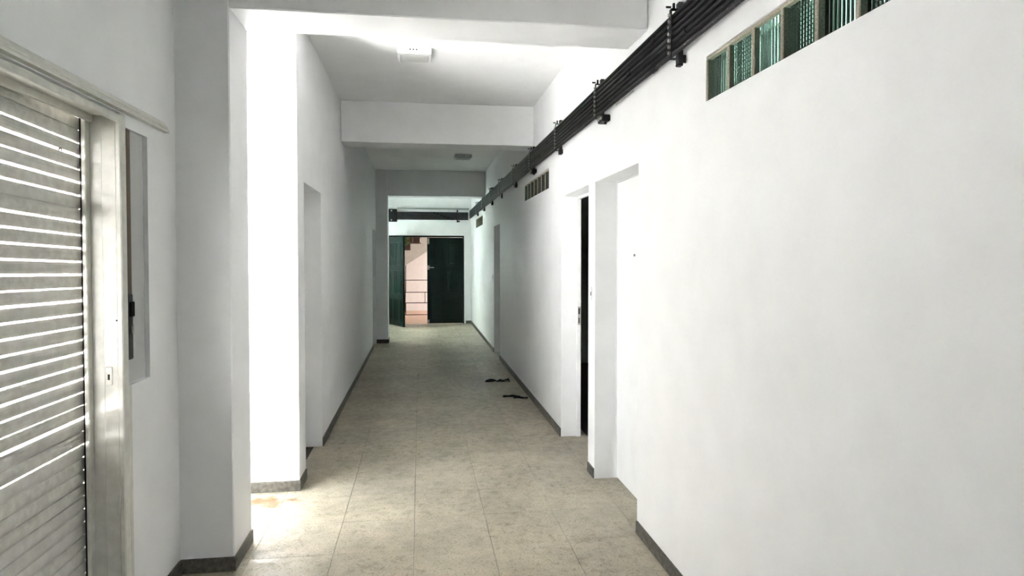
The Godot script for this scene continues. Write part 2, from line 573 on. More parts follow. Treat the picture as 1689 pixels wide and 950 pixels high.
# ---------------------------------------------------------------- roller shutter and its opening
func make_shutter() -> void:
	var f := thing("window_1", "painted metal frame of the tall opening with the slatted shutter", "window frame", Vector3.ZERO, "", "structure")
	# far jamb, seen facing the camera: guide channel, stepped stile, lip
	var st := mb()
	bx(st, Vector3(-1.335, 0, -2.69), Vector3(-1.262, 2.06, -2.672))
	bx(st, Vector3(-1.316, 0, -2.672), Vector3(-1.306, 2.06, -2.63), 0.002)
	bx(st, Vector3(-1.262, 0, -2.69), Vector3(-1.246, 2.06, -2.632), 0.003)
	build(st, "guide_channel", M.alu, f)
	box(Vector3(-1.276, 0, -2.671), Vector3(-1.2625, 2.05, -2.652), "slit_shade", M.black_metal, f)  # dark strip standing in for the shade in the slit beside the slats
	st = mb()
	bx(st, Vector3(-1.246, 0, -2.69), Vector3(-1.203, 2.058, -2.662), 0.002)
	bx(st, Vector3(-1.203, 0, -2.69), Vector3(-1.150, 2.058, -2.655), 0.003)
	bx(st, Vector3(-1.150, 0, -2.697), Vector3(-1.130, 2.058, -2.648), 0.004)
	build(st, "jamb", M.alu, f)
	# near jamb, out of the frame
	st = mb()
	bx(st, Vector3(-1.335, 0, -0.44), Vector3(-1.130, 2.058, -0.40), 0.003)
	build(st, "jamb", M.alu, f)
	# head: stepped soffit
	st = mb()
	bx(st, Vector3(-1.150, 2.022, -2.66), Vector3(-1.130, 2.049, -0.40), 0.003)
	bx(st, Vector3(-1.262, 2.046, -2.66), Vector3(-1.150, 2.062, -0.40), 0.002)
	bx(st, Vector3(-1.246, 2.020, -2.655), Vector3(-1.228, 2.05, -0.40), 0.003)
	bx(st, Vector3(-1.335, 2.050, -2.66), Vector3(-1.262, 2.075, -0.40), 0.002)
	build(st, "head", M.alu, f)
	# lock on the stile
	var lk := box(Vector3(-1.196, 1.015, -2.657), Vector3(-1.172, 1.085, -2.6505), "lock_plate", M.alu, f, 0.002)
	box(Vector3(-1.188, 1.035, -2.652), Vector3(-1.180, 1.057, -2.6495), "keyhole", M.hole, lk, 0.001)
	box(Vector3(-1.158, 1.26, -2.656), Vector3(-1.152, 1.266, -2.6535), "screw", M.black_metal, f, 0.001)
	# moulding over the opening
	var tr := thing("trim_1", "painted moulding over the shutter opening", "trim", Vector3.ZERO, "", "structure")
	st = mb()
	prism(st, PackedVector2Array([Vector2(XW - 0.001, 2.064), Vector2(XW + 0.024, 2.064), Vector2(XW + 0.024, 2.074), Vector2(XW + 0.016, 2.082), Vector2(XW + 0.016, 2.090), Vector2(XW + 0.010, 2.098), Vector2(XW - 0.001, 2.114)]), 0, 1, 2, -3.09, -0.3)
	build(st, "moulding", M.alu, tr)
	# strip beside the jamb, below the strap recess
	tag(box(Vector3(XW - 0.002, 0.0, -2.722), Vector3(XW + 0.004, 0.998, -2.700), "trim_2", M.alu, self, 0.002), "narrow painted strip beside the shutter jamb below the strap recess", "trim", "", "structure")

	# the shutter: slats one by one, hanging a little out of level
	var s := thing("roller_shutter", "white painted wooden roller shutter, slightly crooked, daylight between its slats", "shutter")
	var open_gap := [0.004, 0.0, 0.0028, 0.0062, 0.0036, 0.0052, 0.0058, 0.0, 0.0062, 0.0044, 0.0055, 0.0030, 0.0062, 0.0038, 0.0066, 0.0048, 0.0048, 0.0048, 0.0060, 0.0042, 0.0046, 0.0030, 0.0018, 0.0068, 0.0, 0.0022]
	var r := RandomNumberGenerator.new()
	r.seed = 5
	var z_far := -2.664
	var z_near := -0.45
	var above := 0.004
	for i in range(-1, 41):
		var ya := 2.0537 - 0.05043 * i     # height of the gap over slat i at z = -2.19
		var slope := 0.031 - 0.0009 * i
		var gap: float = 0.78 * open_gap[i + 1] if i + 1 < open_gap.size() and i >= -1 else 0.0
		var wob := r.randf_range(-0.0007, 0.0007)
		var y_top_far := ya + slope * (z_far + 2.19)
		var y_top_near := ya + slope * (z_near + 2.19)
		var hgt := 0.0502 - gap
		if y_top_far - 0.0502 < 0.003:
			break
		var st2 := mb()
		slat(st2, y_top_far - above / 2.0 + wob, y_top_near - above / 2.0, hgt - (0.0036 if gap < 0.001 else 0.0014), z_far, z_near, gap < 0.001)
		build(st2, "slat", M.slat if r.randf() < 0.6 else M.slat_b, s)
	# bottom rail down to the floor
	box(Vector3(-1.296, 0.0, z_far), Vector3(-1.276, 0.040, z_near), "bottom_rail", M.slat, s, 0.003)
	# small hook and link between two upper slats
	st = mb()
	var pts := []
	for k in 9:
		var a := PI * k / 8.0
		pts.append(Vector3(-1.268, 1.885 + 0.010 * sin(a), -2.505 + 0.010 * cos(a)))
	tube(st, pts, 0.0022, 6)
	build(st, "hook", flat(Color(0.45, 0.30, 0.26), 0.6, 0.4), s)

	# strap and winder in the wall recess
	var w := thing("shutter_winder", "brown strap and dark winder set in the wall beside the shutter", "strap winder")
	box(Vector3(XW - 0.010, 1.33, -2.757), Vector3(XW - 0.006, 2.011, -2.712), "strap", M.strap, w, 0.001)
	st = mb()
	bx(st, Vector3(XW - 0.0168, 1.10, -2.758), Vector3(XW - 0.003, 1.36, -2.706), 0.003)
	var wd := build(st, "winder_case", M.black_metal, w)
	box(Vector3(XW - 0.004, 1.20, -2.756), Vector3(XW + 0.004, 1.235, -2.740), "lever", M.galv, wd, 0.002)
	box(Vector3(XW - 0.004, 1.27, -2.762), Vector3(XW + 0.003, 1.33, -2.725), "roller", M.hole, wd, 0.003)
	box(Vector3(XW - 0.0198, 1.003, -2.902), Vector3(XW - 0.017, 2.009, -2.733), "cover_plate", M.plastic_grey, w, 0.001)

func slat(st: SurfaceTool, yf: float, yn: float, hgt: float, zf: float, zn: float, tongue: bool) -> void:
	# profile in x (towards the room is +x), y measured down from the top edge
	var prof := [Vector2(-0.0065, -0.001), Vector2(-0.002, 0.0), Vector2(0.0035, -0.002), Vector2(0.0062, -hgt * 0.25), Vector2(0.0072, -hgt * 0.5), Vector2(0.0062, -hgt * 0.75), Vector2(0.0035, -hgt + 0.002), Vector2(-0.002, -hgt)]
	if tongue:
		prof.append_array([Vector2(-0.002, -hgt - 0.006), Vector2(-0.0065, -hgt - 0.006)])
	else:
		prof.append(Vector2(-0.0065, -hgt))
	var n := prof.size()
	var x := -1.285
	var centre := Vector3(x, -hgt / 2.0, 0)
	for i in n:
		var a: Vector2 = prof[i]
		var b: Vector2 = prof[(i + 1) % n]
		var d := (b - a).normalized()
		var o := Vector3(-d.y, d.x, 0)
		var va := Vector3(x + a.x, a.y, 0)
		var vb := Vector3(x + b.x, b.y, 0)
		quad(st, va + Vector3(0, yf, zf), vb + Vector3(0, yf, zf), vb + Vector3(0, yn, zn), va + Vector3(0, yn, zn), o)
	for e in [[yf, zf, -1.0], [yn, zn, 1.0]]:
		for i in range(1, n - 1):
			tri(st, Vector3(x + prof[0].x, prof[0].y + e[0], e[1]), Vector3(x + prof[i].x, prof[i].y + e[0], e[1]), Vector3(x + prof[i + 1].x, prof[i + 1].y + e[0], e[1]), Vector3(0, 0, e[2]))

# ---------------------------------------------------------------- side windows that let the daylight in
func make_side_windows() -> void:
	var w := thing("window_2", "tall glazed door in the recess behind the square pillar", "window", Vector3.ZERO, "", "structure")
	var st := mb()
	bx(st, Vector3(-1.20, 0, -4.27), Vector3(-1.16, 2.62, -4.24), 0.003)
	bx(st, Vector3(-1.20, 0, -3.58), Vector3(-1.16, 2.62, -3.55), 0.003)
	bx(st, Vector3(-1.20, 2.59, -4.24), Vector3(-1.16, 2.62, -3.58), 0.003)
	bx(st, Vector3(-1.20, 0.0, -4.24), Vector3(-1.16, 0.04, -3.58), 0.003)
	build(st, "window_frame", M.alu, w)
	box(Vector3(-1.182, 0.04, -4.24), Vector3(-1.178, 2.59, -3.58), "pane", M.pane, w)
	w = thing("window_7", "unseen window added in the near end wall to light the corridor", "window", Vector3.ZERO, "", "structure")  # unseen window, added to brighten the pillar and the near left wall
	st = mb()
	bx(st, Vector3(0.3, 0.9, 3.75), Vector3(0.34, 2.1, 3.79), 0.003)
	bx(st, Vector3(0.86, 0.9, 3.75), Vector3(0.9, 2.1, 3.79), 0.003)
	bx(st, Vector3(0.34, 0.9, 3.75), Vector3(0.86, 0.94, 3.79), 0.003)
	bx(st, Vector3(0.34, 2.06, 3.75), Vector3(0.86, 2.1, 3.79), 0.003)
	build(st, "window_frame", M.alu, w)
	box(Vector3(0.34, 0.94, 3.768), Vector3(0.86, 2.06, 3.772), "pane", M.pane, w)
	w = thing("window_3", "frosted green-tinted window beside the green doors", "window", Vector3.ZERO, "", "structure")
	st = mb()
	for z in [-14.5, -13.778, -13.057, -12.335]:
		bx(st, Vector3(-1.27, 0.95, z), Vector3(-1.23, 2.05, z + 0.035), 0.003)
	bx(st, Vector3(-1.27, 0.95, -14.5), Vector3(-1.23, 0.985, -12.3), 0.003)
	bx(st, Vector3(-1.27, 2.015, -14.5), Vector3(-1.23, 2.05, -12.3), 0.003)
	build(st, "window_frame", M.alu, w)
	for z in [-14.465, -13.743, -13.022]:
		box(Vector3(-1.252, 0.985, z), Vector3(-1.248, 2.015, z + 0.687), "pane", M.frosted, w)

# ---------------------------------------------------------------- glass blocks
func glass_block_mesh(w: float, h: float, ribs: int, rough_back: bool) -> ArrayMesh:
	# a slab of glass ribbed upright on the corridor side and across on the room side
	var st := mb()
	var n := ribs * 4
	var d := 0.045
	for i in n:
		var a := float(i) / n
		var b := float(i + 1) / n
		var xa := 0.0035 * absf(sin(a * ribs * PI))
		var xb := 0.0035 * absf(sin(b * ribs * PI))
		var za := -w / 2 + w * a
		var zb := -w / 2 + w * b
		var nn := Vector3(-(zb - za), 0, xb - xa).normalized()
		nn = Vector3(-absf(nn.x), 0, -(xb - xa) / maxf(zb - za, 1e-6)).normalized()
		quad(st, Vector3(-xa, 0, za), Vector3(-xb, 0, zb), Vector3(-xb, h, zb), Vector3(-xa, h, za), nn)
	var m := ribs * 3 if rough_back else 1
	for i in m:
		var a := float(i) / m
		var b := float(i + 1) / m
		var xa := d + (0.003 * absf(sin(a * ribs * PI)) if rough_back else 0.0)
		var xb := d + (0.003 * absf(sin(b * ribs * PI)) if rough_back else 0.0)
		var nn := Vector3(1, -(xb - xa) / (h * (b - a)), 0).normalized()
		quad(st, Vector3(xa, h * a, -w / 2), Vector3(xa, h * a, w / 2), Vector3(xb, h * b, w / 2), Vector3(xb, h * b, -w / 2), nn)
	quad(st, Vector3(0, 0, -w / 2), Vector3(d, 0, -w / 2), Vector3(d, h, -w / 2), Vector3(0, h, -w / 2), Vector3(0, 0, -1))
	quad(st, Vector3(0, 0, w / 2), Vector3(d, 0, w / 2), Vector3(d, h, w / 2), Vector3(0, h, w / 2), Vector3(0, 0, 1))
	quad(st, Vector3(0, 0, -w / 2), Vector3(d, 0, -w / 2), Vector3(d, 0, w / 2), Vector3(0, 0, w / 2), Vector3(0, -1, 0))
	quad(st, Vector3(0, h, -w / 2), Vector3(d, h, -w / 2), Vector3(d, h, w / 2), Vector3(0, h, w / 2), Vector3(0, 1, 0))
	return st.commit()

func glass_blocks(called: String, label: String, z0: float, z1: float, count: int, setback: float) -> void:
	var o := thing(called, label, "window", Vector3.ZERO, "", "structure")
	var y0 := 2.15
	var y1 := 2.335
	var p := (z1 - z0) / count
	var mull := 0.016
	var a := glass_block_mesh(p - mull, y1 - y0 - 0.022, 9, false)
	var b := glass_block_mesh(p - mull, y1 - y0 - 0.022, 11, true)
	box(Vector3(XR + 0.006, y1 - 0.014, z0), Vector3(XI - 0.02, y1, z1), "mortar_strip", M.putty, o, 0.002)
	box(Vector3(XR + setback - 0.004, y0, z0), Vector3(XI - 0.02, y0 + 0.008, z1), "mortar_strip", M.putty, o, 0.002)
	for i in count + 1:
		var z := z0 + p * i
		var lo := maxf(z0, z - mull / 2)
		var hi := minf(z1, z + mull / 2)
		var mu := box(Vector3(XR + 0.007, y0 + 0.001, lo), Vector3(XI - 0.02, y1 - 0.014, hi), "mullion", M.mortar, o, 0.001)
		box(Vector3(XR + 0.002, y0 + 0.001, lo), Vector3(XR + 0.007, y1 - 0.014, hi), "bead", M.putty, mu, 0.002)
	for i in count:
		inst(b if i % 2 == 1 else a, "glass_block", M.glass_block, o, Vector3(XR + setback, y0 + 0.008, z0 + p * (i + 0.5)))

# ---------------------------------------------------------------- doors
func plain_door(called: String, label: String, x_face: float, dir: float, z0: float, z1: float, h: float, m: Material) -> Node3D:
	# leaf set at the back of the wall opening; dir = +1 for the right wall
	var o := thing(called, label, "door", Vector3.ZERO, "", "structure")
	var st := mb()
	var xa := minf(x_face, x_face + 0.05 * dir)
	var xb := maxf(x_face, x_face + 0.05 * dir)
	bx(st, Vector3(xa, 0, z0 - 0.04), Vector3(xb, h + 0.04, z0 + 0.004), 0.001)
	bx(st, Vector3(xa, 0, z1 - 0.004), Vector3(xb, h + 0.04, z1 + 0.04), 0.001)
	bx(st, Vector3(xa, h - 0.004, z0), Vector3(xb, h + 0.04, z1), 0.001)
	build(st, "door_frame", m, o)
	var l0 := minf(x_face + 0.004 * dir, x_face + 0.044 * dir)
	var l1 := maxf(x_face + 0.004 * dir, x_face + 0.044 * dir)
	box(Vector3(l0, 0.009, z0 + 0.007), Vector3(l1, h - 0.007, z1 - 0.007), "leaf", m, o, 0.002)
	return o

func make_doors() -> void:
	# near right door, shut
	var d := plain_door("door_2", "shut white door with a peephole under the first pipe clamps", XI, 1.0, -4.23, -3.36, DOOR_H, M.door_white)
	var st := mb()
	tube(st, [Vector3(XI + 0.006, 1.523, -3.86), Vector3(XI - 0.003, 1.523, -3.86)], 0.008, 12)
	var ph := build(st, "peephole", M.galv, d)
	st = mb()
	tube(st, [Vector3(XI - 0.001, 1.523, -3.86), Vector3(XI - 0.0035, 1.523, -3.86)], 0.005, 10)
	build(st, "lens", M.hole, ph)
	# open door beside it
	d = thing("door_3", "open doorway with white frame and lock strike, dark room inside", "door", Vector3.ZERO, "", "structure")
	st = mb()
	bx(st, Vector3(XI - 0.020, 0, -5.28), Vector3(XI + 0.016, DOOR_H, -5.262), 0.003)
	bx(st, Vector3(XI - 0.020, 0, -4.418), Vector3(XI + 0.016, DOOR_H, -4.40), 0.003)
	bx(st, Vector3(XI - 0.020, DOOR_H - 0.018, -5.262), Vector3(XI + 0.016, DOOR_H, -4.418), 0.003)
	var fr := build(st, "door_frame", M.door_white, d)
	var sp := box(Vector3(XI - 0.012, 0.945, -5.264), Vector3(XI + 0.010, 1.10, -5.2605), "strike_plate", M.galv, fr, 0.001)
	box(Vector3(XI - 0.006, 1.035, -5.262), Vector3(XI + 0.006, 1.085, -5.2595), "latch_hole", M.hole, d, 0.0005)
	box(Vector3(XI - 0.006, 0.960, -5.262), Vector3(XI + 0.004, 1.005, -5.2595), "bolt_hole", M.black_metal, d, 0.0005)
	# the leaf, hinged on the near jamb and ajar into the room
	var leaf := box(Vector3(0.0, 0.009, -0.835), Vector3(0.04, DOOR_H - 0.02, 0.0), "leaf", M.door_white, d, 0.002)
	leaf.position = Vector3(XI + 0.018, 0, -4.421)
	leaf.rotation.y = -deg_to_rad(11.0)
	# far right door
	d = plain_door("door_4", "white door set deep in the right wall past the middle glass blocks", XI, 1.0, -10.24, -9.47, DOOR_H, M.door_white)
	box(Vector3(XI - 0.006, 0.95, -10.10), Vector3(XI + 0.006, 1.11, -10.06), "lock_plate", M.black_metal, d, 0.002)
	d = plain_door("door_5", "white door set deep in the left wall past the bright recess", XL - 0.15, -1.0, -5.27, -4.52, DOOR_H, M.door_white)
	d = plain_door("door_6", "white door in the left wall next to the far pier", XL - 0.15, -1.0, -11.52, -10.82, DOOR_H - 0.02, M.door_white)
	# small plates on the right wall
	for q in [[-4.312, 1.261, "small oval keyhole plate on the white pier between two doors", "keyhole plate"], [-10.42, 1.20, "small switch plate on the wall past the deep-set far door", "switch"]]:
		var t := thing("wall_plate", q[2], q[3], Vector3(XR, q[1], q[0]))
		st = mb()
		var pts := PackedVector2Array()
		for k in 16:
			pts.append(Vector2(0.012 * cos(TAU * k / 16), 0.045 * sin(TAU * k / 16)))
		prism(st, pts, 2, 1, 0, 0.001, -0.005)
		build(st, "plate", M.plastic_white, t)
		box(Vector3(-0.0075, -0.014, -0.005), Vector3(-0.004, 0.012, 0.005), "slot", M.hole, t, 0.001)
	make_green_doors()

func green_leaf(parent: Node, w: float, h: float, side: float) -> MeshInstance3D:
	# local: hinge edge at x = 0, leaf towards +x * side, front (corridor) face at +z
	var x0 := minf(0.0, w * side)
	var leaf := box(Vector3(x0, 0.012, -0.022), Vector3(x0 + w, h, 0.022), "leaf", M.green, parent, 0.003)
	var rows := [[0.12, 0.62], [0.72, 1.24], [1.34, 1.86]]
	for rr in rows:
		for c in 2:
			var pw := (w - 0.30) / 2.0
			var px := x0 + 0.10 + c * (pw + 0.10)
			for f in [1.0, -1.0]:
				var st := mb()
				var z0 := minf(0.020 * f, 0.036 * f)
				var z1 := maxf(0.020 * f, 0.036 * f)
				# moulded rim
				bx(st, Vector3(px, rr[0], z0), Vector3(px + pw, rr[0] + 0.022, z1), 0.006)
				bx(st, Vector3(px, rr[1] - 0.022, z0), Vector3(px + pw, rr[1], z1), 0.006)
				bx(st, Vector3(px, rr[0] + 0.012, z0), Vector3(px + 0.022, rr[1] - 0.012, z1), 0.006)
				bx(st, Vector3(px + pw - 0.022, rr[0] + 0.012, z0), Vector3(px + pw, rr[1] - 0.012, z1), 0.006)
				bx(st, Vector3(px + 0.05, rr[0] + 0.05, z0), Vector3(px + pw - 0.05, rr[1] - 0.05, maxf(absf(z0), absf(z1)) * f - 0.006 * f if f > 0 else z1), 0.008)
				build(st, "panel", M.green, leaf)
	return leaf

func make_green_doors() -> void:
	var d := thing("door_1", "dark green panelled double doors, one leaf swung open into the corridor", "door", Vector3(0, 0, ZF), "", "structure")
	var st := mb()
	bx(st, Vector3(-0.714, 0, -0.15), Vector3(-0.690, 2.035, 0.006), 0.003)
	bx(st, Vector3(0.983, 0, -0.15), Vector3(1.007, 2.035, 0.006), 0.003)
	bx(st, Vector3(-0.690, 2.000, -0.15), Vector3(0.983, 2.035, 0.006), 0.003)
	build(st, "door_frame", M.frame_green, d)
	var shut := green_leaf(d, 0.82, 1.99, -1.0)
	shut.position = Vector3(0.982, 0, -0.03)
	var open_leaf := green_leaf(d, 0.80, 1.99, 1.0)
	open_leaf.position = Vector3(-0.672, 0, 0.012)
	open_leaf.rotation.y = -deg_to_rad(66.0)
	# handle and bolt of the shut leaf
	st = mb()
	tube(st, [Vector3(-0.790, 1.30, 0.022), Vector3(-0.790, 1.30, 0.07)], 0.012, 10)
	tube(st, [Vector3(-0.800, 1.30, 0.07), Vector3(-0.74, 1.302, 0.075), Vector3(-0.665, 1.30, 0.07)], 0.011, 8)
	bx(st, Vector3(-0.812, 1.25, 0.020), Vector3(-0.768, 1.35, 0.028), 0.003)
	build(st, "handle", M.galv, shut)
	st = mb()
	bx(st, Vector3(-0.812, 1.84, 0.020), Vector3(-0.772, 1.97, 0.034), 0.004)
	build(st, "bolt", M.galv, shut)
	st = mb()
	bx(st, Vector3(-0.812, 0.03, 0.020), Vector3(-0.772, 0.10, 0.034), 0.004)
	build(st, "bolt", M.galv, shut)
	st = mb()
	tube(st, [Vector3(0.742, 1.02, 0.022), Vector3(0.742, 1.02, 0.055)], 0.018, 10)
	build(st, "knob", M.black_metal, open_leaf)

# ---------------------------------------------------------------- stairwell beyond the doors
func make_stairwell() -> void:
	var st := mb()
	bx(st, Vector3(-4.0, -0.25, -19.0), Vector3(4.6, -0.001, -15.05))
	tag(build(st, "floor_stairwell", M.terracotta), "pinkish tiled floor beyond the green doors", "floor", "", "structure")
	st = mb()
	bx(st, Vector3(-4.0, 0, -19.0), Vector3(4.6, 3.6, -18.8))
	tag(build(st, "wall_stairwell_back", M.pink), "pale pink wall behind the staircase", "wall", "", "structure")
	st = mb()
	bx(st, Vector3(-4.0, 0, -18.8), Vector3(-3.85, 3.6, -15.05))
	wall_slab(st, 2, -18.8, -15.05, 4.45, 4.6, 0.0, 3.6, [[-18.3, -15.6, 0.9, 3.0]])
	bx(st, Vector3(-4.0, 0, -15.2), Vector3(XO, 3.6, -15.05))
	bx(st, Vector3(XO, CEIL + 0.2, -15.2), Vector3(4.6, 3.6, -15.05))
	tag(build(st, "wall_stairwell_side", M.pink), "pale pink side wall of the stairwell", "wall", "", "structure")
	st = mb()
	bx(st, Vector3(-4.0, 3.6, -19.0), Vector3(4.6, 3.75, -15.05))
	tag(build(st, "ceiling_stairwell", M.ceiling), "white ceiling over the staircase", "ceiling", "", "structure")
	# stair flight rising to the right, seen from the side
	var s := thing("staircase", "beige stair flight rising to the right beyond the green doors", "staircase")
	var run := 0.266
	var rise := 0.175
	var x0 := -0.247 - 9 * run
	var y0 := 1.722 - 9 * rise
	var pts := PackedVector2Array()
	var nsteps := 14
	for i in nsteps:
		pts.append(Vector2(x0 + i * run, y0 + i * rise))
		pts.append(Vector2(x0 + i * run, y0 + (i + 1) * rise))
	pts.append(Vector2(x0 + nsteps * run, y0 + nsteps * rise))
	var sl := 0.641
	pts.append(Vector2(x0 + nsteps * run, 1.294 + (x0 + nsteps * run + 0.452) * sl))
	pts.append(Vector2(-0.452 - 1.294 / sl + 0.05, 0.0))
	pts.append(Vector2(x0, 0.0))
	st = mb()
	prism(st, pts, 0, 1, 2, -17.9, -17.0)
	build(st, "flight", M.stair_side, s)
	for i in nsteps:
		box(Vector3(x0 + i * run - 0.02, y0 + (i + 1) * rise, -17.9), Vector3(x0 + (i + 1) * run + 0.005, y0 + (i + 1) * rise + 0.025, -16.99), "tread", M.brown, s, 0.004)
	# dark timber screen behind the steps
	var sc := thing("timber_screen", "dark brown timber screen above the stair steps", "screen")
	for i in 11:
		box(Vector3(-2.2 + i * 0.2, 1.62, -18.50), Vector3(-2.2 + i * 0.2 + 0.196, 3.3, -18.44), "plank", M.brown, sc, 0.004)
	for x in [-2.15, -1.2]:
		box(Vector3(x - 0.05, 0.0, -18.56), Vector3(x + 0.05, 3.3, -18.50), "post", M.brown, sc, 0.004)
	# leafy plant standing on the stair
	var pl := thing("leafy_plant", "green leafy plant rising behind the steps in front of the timber screen", "plant", Vector3(-0.42, 0.0, -18.17))
	st = mb()
	tube(st, [Vector3(0, 0, 0), Vector3(0.02, 0.9, 0.01), Vector3(0.03, 1.7, 0.0), Vector3(0.03, 2.2, 0.0)], 0.012, 6)
	build(st, "stem", M.brown, pl)
	var r := RandomNumberGenerator.new()
	r.seed = 8
	for i in 26:
		var an := r.randf() * TAU
		var base := Vector3(0.03, 1.85 + 0.012 * i, 0.0)
		var d := Vector3(cos(an), r.randf_range(0.05, 0.6), sin(an)).normalized()
		var len := r.randf_range(0.12, 0.22)
		var sd := d.cross(Vector3.UP).normalized() * 0.03
		var mid := base + d * len * 0.5 + Vector3(0, 0.02, 0)
		var tip := base + d * len
		st = mb()
		var nn := sd.cross(d).normalized()
		for f in [0.0, 0.0012]:
			var off: Vector3 = nn * f
			var no := nn if f > 0.0 else -nn
			tri(st, base + off, mid + sd + off, tip + off, no)
			tri(st, base + off, mid - sd + off, tip + off, no)
		build(st, "leaf", M.leaf, pl)
	# railing of square iron bars in a brick bond pattern
	var rl := thing("stair_railing", "thin dark iron railing with bars in a brick pattern", "railing", Vector3(0, 0, -16.0))
	var ys := [0.977, 0.678, 0.416, 0.124]
	for y in ys:
		box(Vector3(-1.6, y - 0.009, -0.009), Vector3(1.6, y + 0.009, 0.009), "rail", M.iron, rl, 0.002)
	for k in 3:
		var off := -0.350 if k != 1 else 0.118
		for i in range(-3, 4):
			var x := off + i * 1.02
			if absf(x) < 1.58:
				box(Vector3(x - 0.008, ys[k + 1], -0.008), Vector3(x + 0.008, ys[k], 0.008), "baluster", M.iron, rl, 0.002)
	for x in [-1.6, 1.6]:
		box(Vector3(x - 0.015, 0.0, -0.015), Vector3(x + 0.015, 1.0, 0.015), "post", M.iron, rl, 0.002)

# ---------------------------------------------------------------- pipes and clamps
const PIPE_X := XR - 0.036
const PIPE_ORD := ["topmost", "second from top", "third from top", "middle", "fifth from top", "sixth from top", "lowest, paint-spotted"]

func make_pipes() -> void:
	for i in 7:
		var y := 2.594 - 0.0283 * i
		var o := thing("conduit_pipe", "%s black pipe of the bundle along the right wall" % PIPE_ORD[i], "pipe", Vector3(PIPE_X, y, 0), "black pipes along the right wall")
		var st := mb()
		tube(st, [Vector3(0, 0, 1.0), Vector3(0, 0, -14.78)], 0.0119 if i < 6 else 0.0098, 12)
		build(st, "pipe", M.pipe if i < 6 else M.pipe_spotted, o)
		for k in 4:
			var z := -1.9 - 3.4 * k - 0.37 * ((i * 3) % 5)
			st = mb()
			tube(st, [Vector3(0, 0, z), Vector3(0, 0, z - 0.05)], 0.0148 if i < 6 else 0.013, 12)
			build(st, "coupling", M.pipe, o)
	var zs := [-1.5, -2.785, -4.035, -5.262, -6.53, -7.765, -9.15, -10.34, -11.65, -12.95]
	var near_of := ["above the near glass blocks", "just past the near glass blocks", "over the shut white door", "past the open doorway", "over the middle glass blocks", "past the middle glass blocks", "before the deep-set far door", "past the deep-set far door", "under the beam by the far pier", "over the far glass blocks"]
	for k in zs.size():
		clamp_set(Vector3(PIPE_X, 2.51, zs[k]), 0.0, "steel pipe clamp with bolts %s" % near_of[k], k)
	# boxes hanging under the bundle
	for q in [[-3.93, 2.374, 0.055, "black junction box with two round fittings under the pipes over doors"], [-6.46, 2.388, 0.050, "small black junction box under the pipes by the middle glass blocks"]]:
		var o := thing("junction_box", q[3], "junction box", Vector3(PIPE_X + 0.006, q[1], q[0]))
		var st := mb()
		var hs: float = q[2]
		bx(st, Vector3(-0.025, -0.02, -hs), Vector3(0.028, 0.022, hs), 0.006)
		build(st, "body", M.black_metal, o)
		for s in [-0.4, 0.55]:
			st = mb()
			tube(st, [Vector3(-0.024, 0.004, s * hs), Vector3(-0.034, 0.004, s * hs)], 0.0115, 12)
			build(st, "fitting", M.galv, o)
		st = mb()
		tube(st, [Vector3(0.0, -0.018, hs * 0.7), Vector3(0.0, -0.038, hs * 0.7)], 0.008, 8)
		build(st, "gland", M.black_metal, o)
	# thin bright wire clipped under the bundle
	var wst := mb()
	tube(wst, [Vector3(PIPE_X, 2.405, -3.35), Vector3(PIPE_X, 2.400, -3.65)], 0.004, 6)
	tag(build(wst, "wire_clip", M.galv), "short bright wire under the pipes over the shut white door", "wire")
	# the bundle on the far wall
	for i in 6:
		var y := 2.560 - 0.030 * i
		var o := thing("wall_pipe", "%s black pipe on the end wall over the green doors" % PIPE_ORD[i].replace("middle", "fourth from top"), "pipe", Vector3(0, y, ZF + 0.036), "black pipes on the end wall")
		var st := mb()
		tube(st, [Vector3(-0.60, 0, 0), Vector3(1.10, 0, 0)], 0.0128, 10)
		build(st, "pipe", M.pipe, o)
		st = mb()
		tube(st, [Vector3(0.30 + 0.08 * i, 0, 0), Vector3(0.36 + 0.08 * i, 0, 0)], 0.015, 10)
		build(st, "coupling", M.pipe, o)
	var e := thing("pipe_end_box", "black box with two bolts where the end wall pipes stop", "junction box", Vector3(-0.61, 2.487, ZF))
	var st3 := mb()
	bx(st3, Vector3(-0.094, -0.142, 0.001), Vector3(0.094, 0.142, 0.075), 0.006)
	build(st3, "body", M.black_metal, e)
	for s in [-1.0, 1.0]:
		st3 = mb()
		tube(st3, [Vector3(-0.03, s * 0.105, 0.074), Vector3(-0.03, s * 0.105, 0.086)], 0.018, 10)
		build(st3, "bolt", M.galv, e)
	var lg := thing("cable_tray", "light grey metal tray above the end wall pipes", "cable tray", Vector3(0, 2.632, ZF))
	box(Vector3(-0.505, 0.0, 0.0), Vector3(1.12, 0.003, 0.07), "base", M.tray, lg)
	box(Vector3(-0.505, 0.0, 0.067), Vector3(1.12, 0.034, 0.07), "lip", M.tray, lg)
	clamp_set(Vector3(0.855, 2.487, ZF + 0.036), PI / 2.0, "steel pipe clamp on the end wall over the green doors", 20)

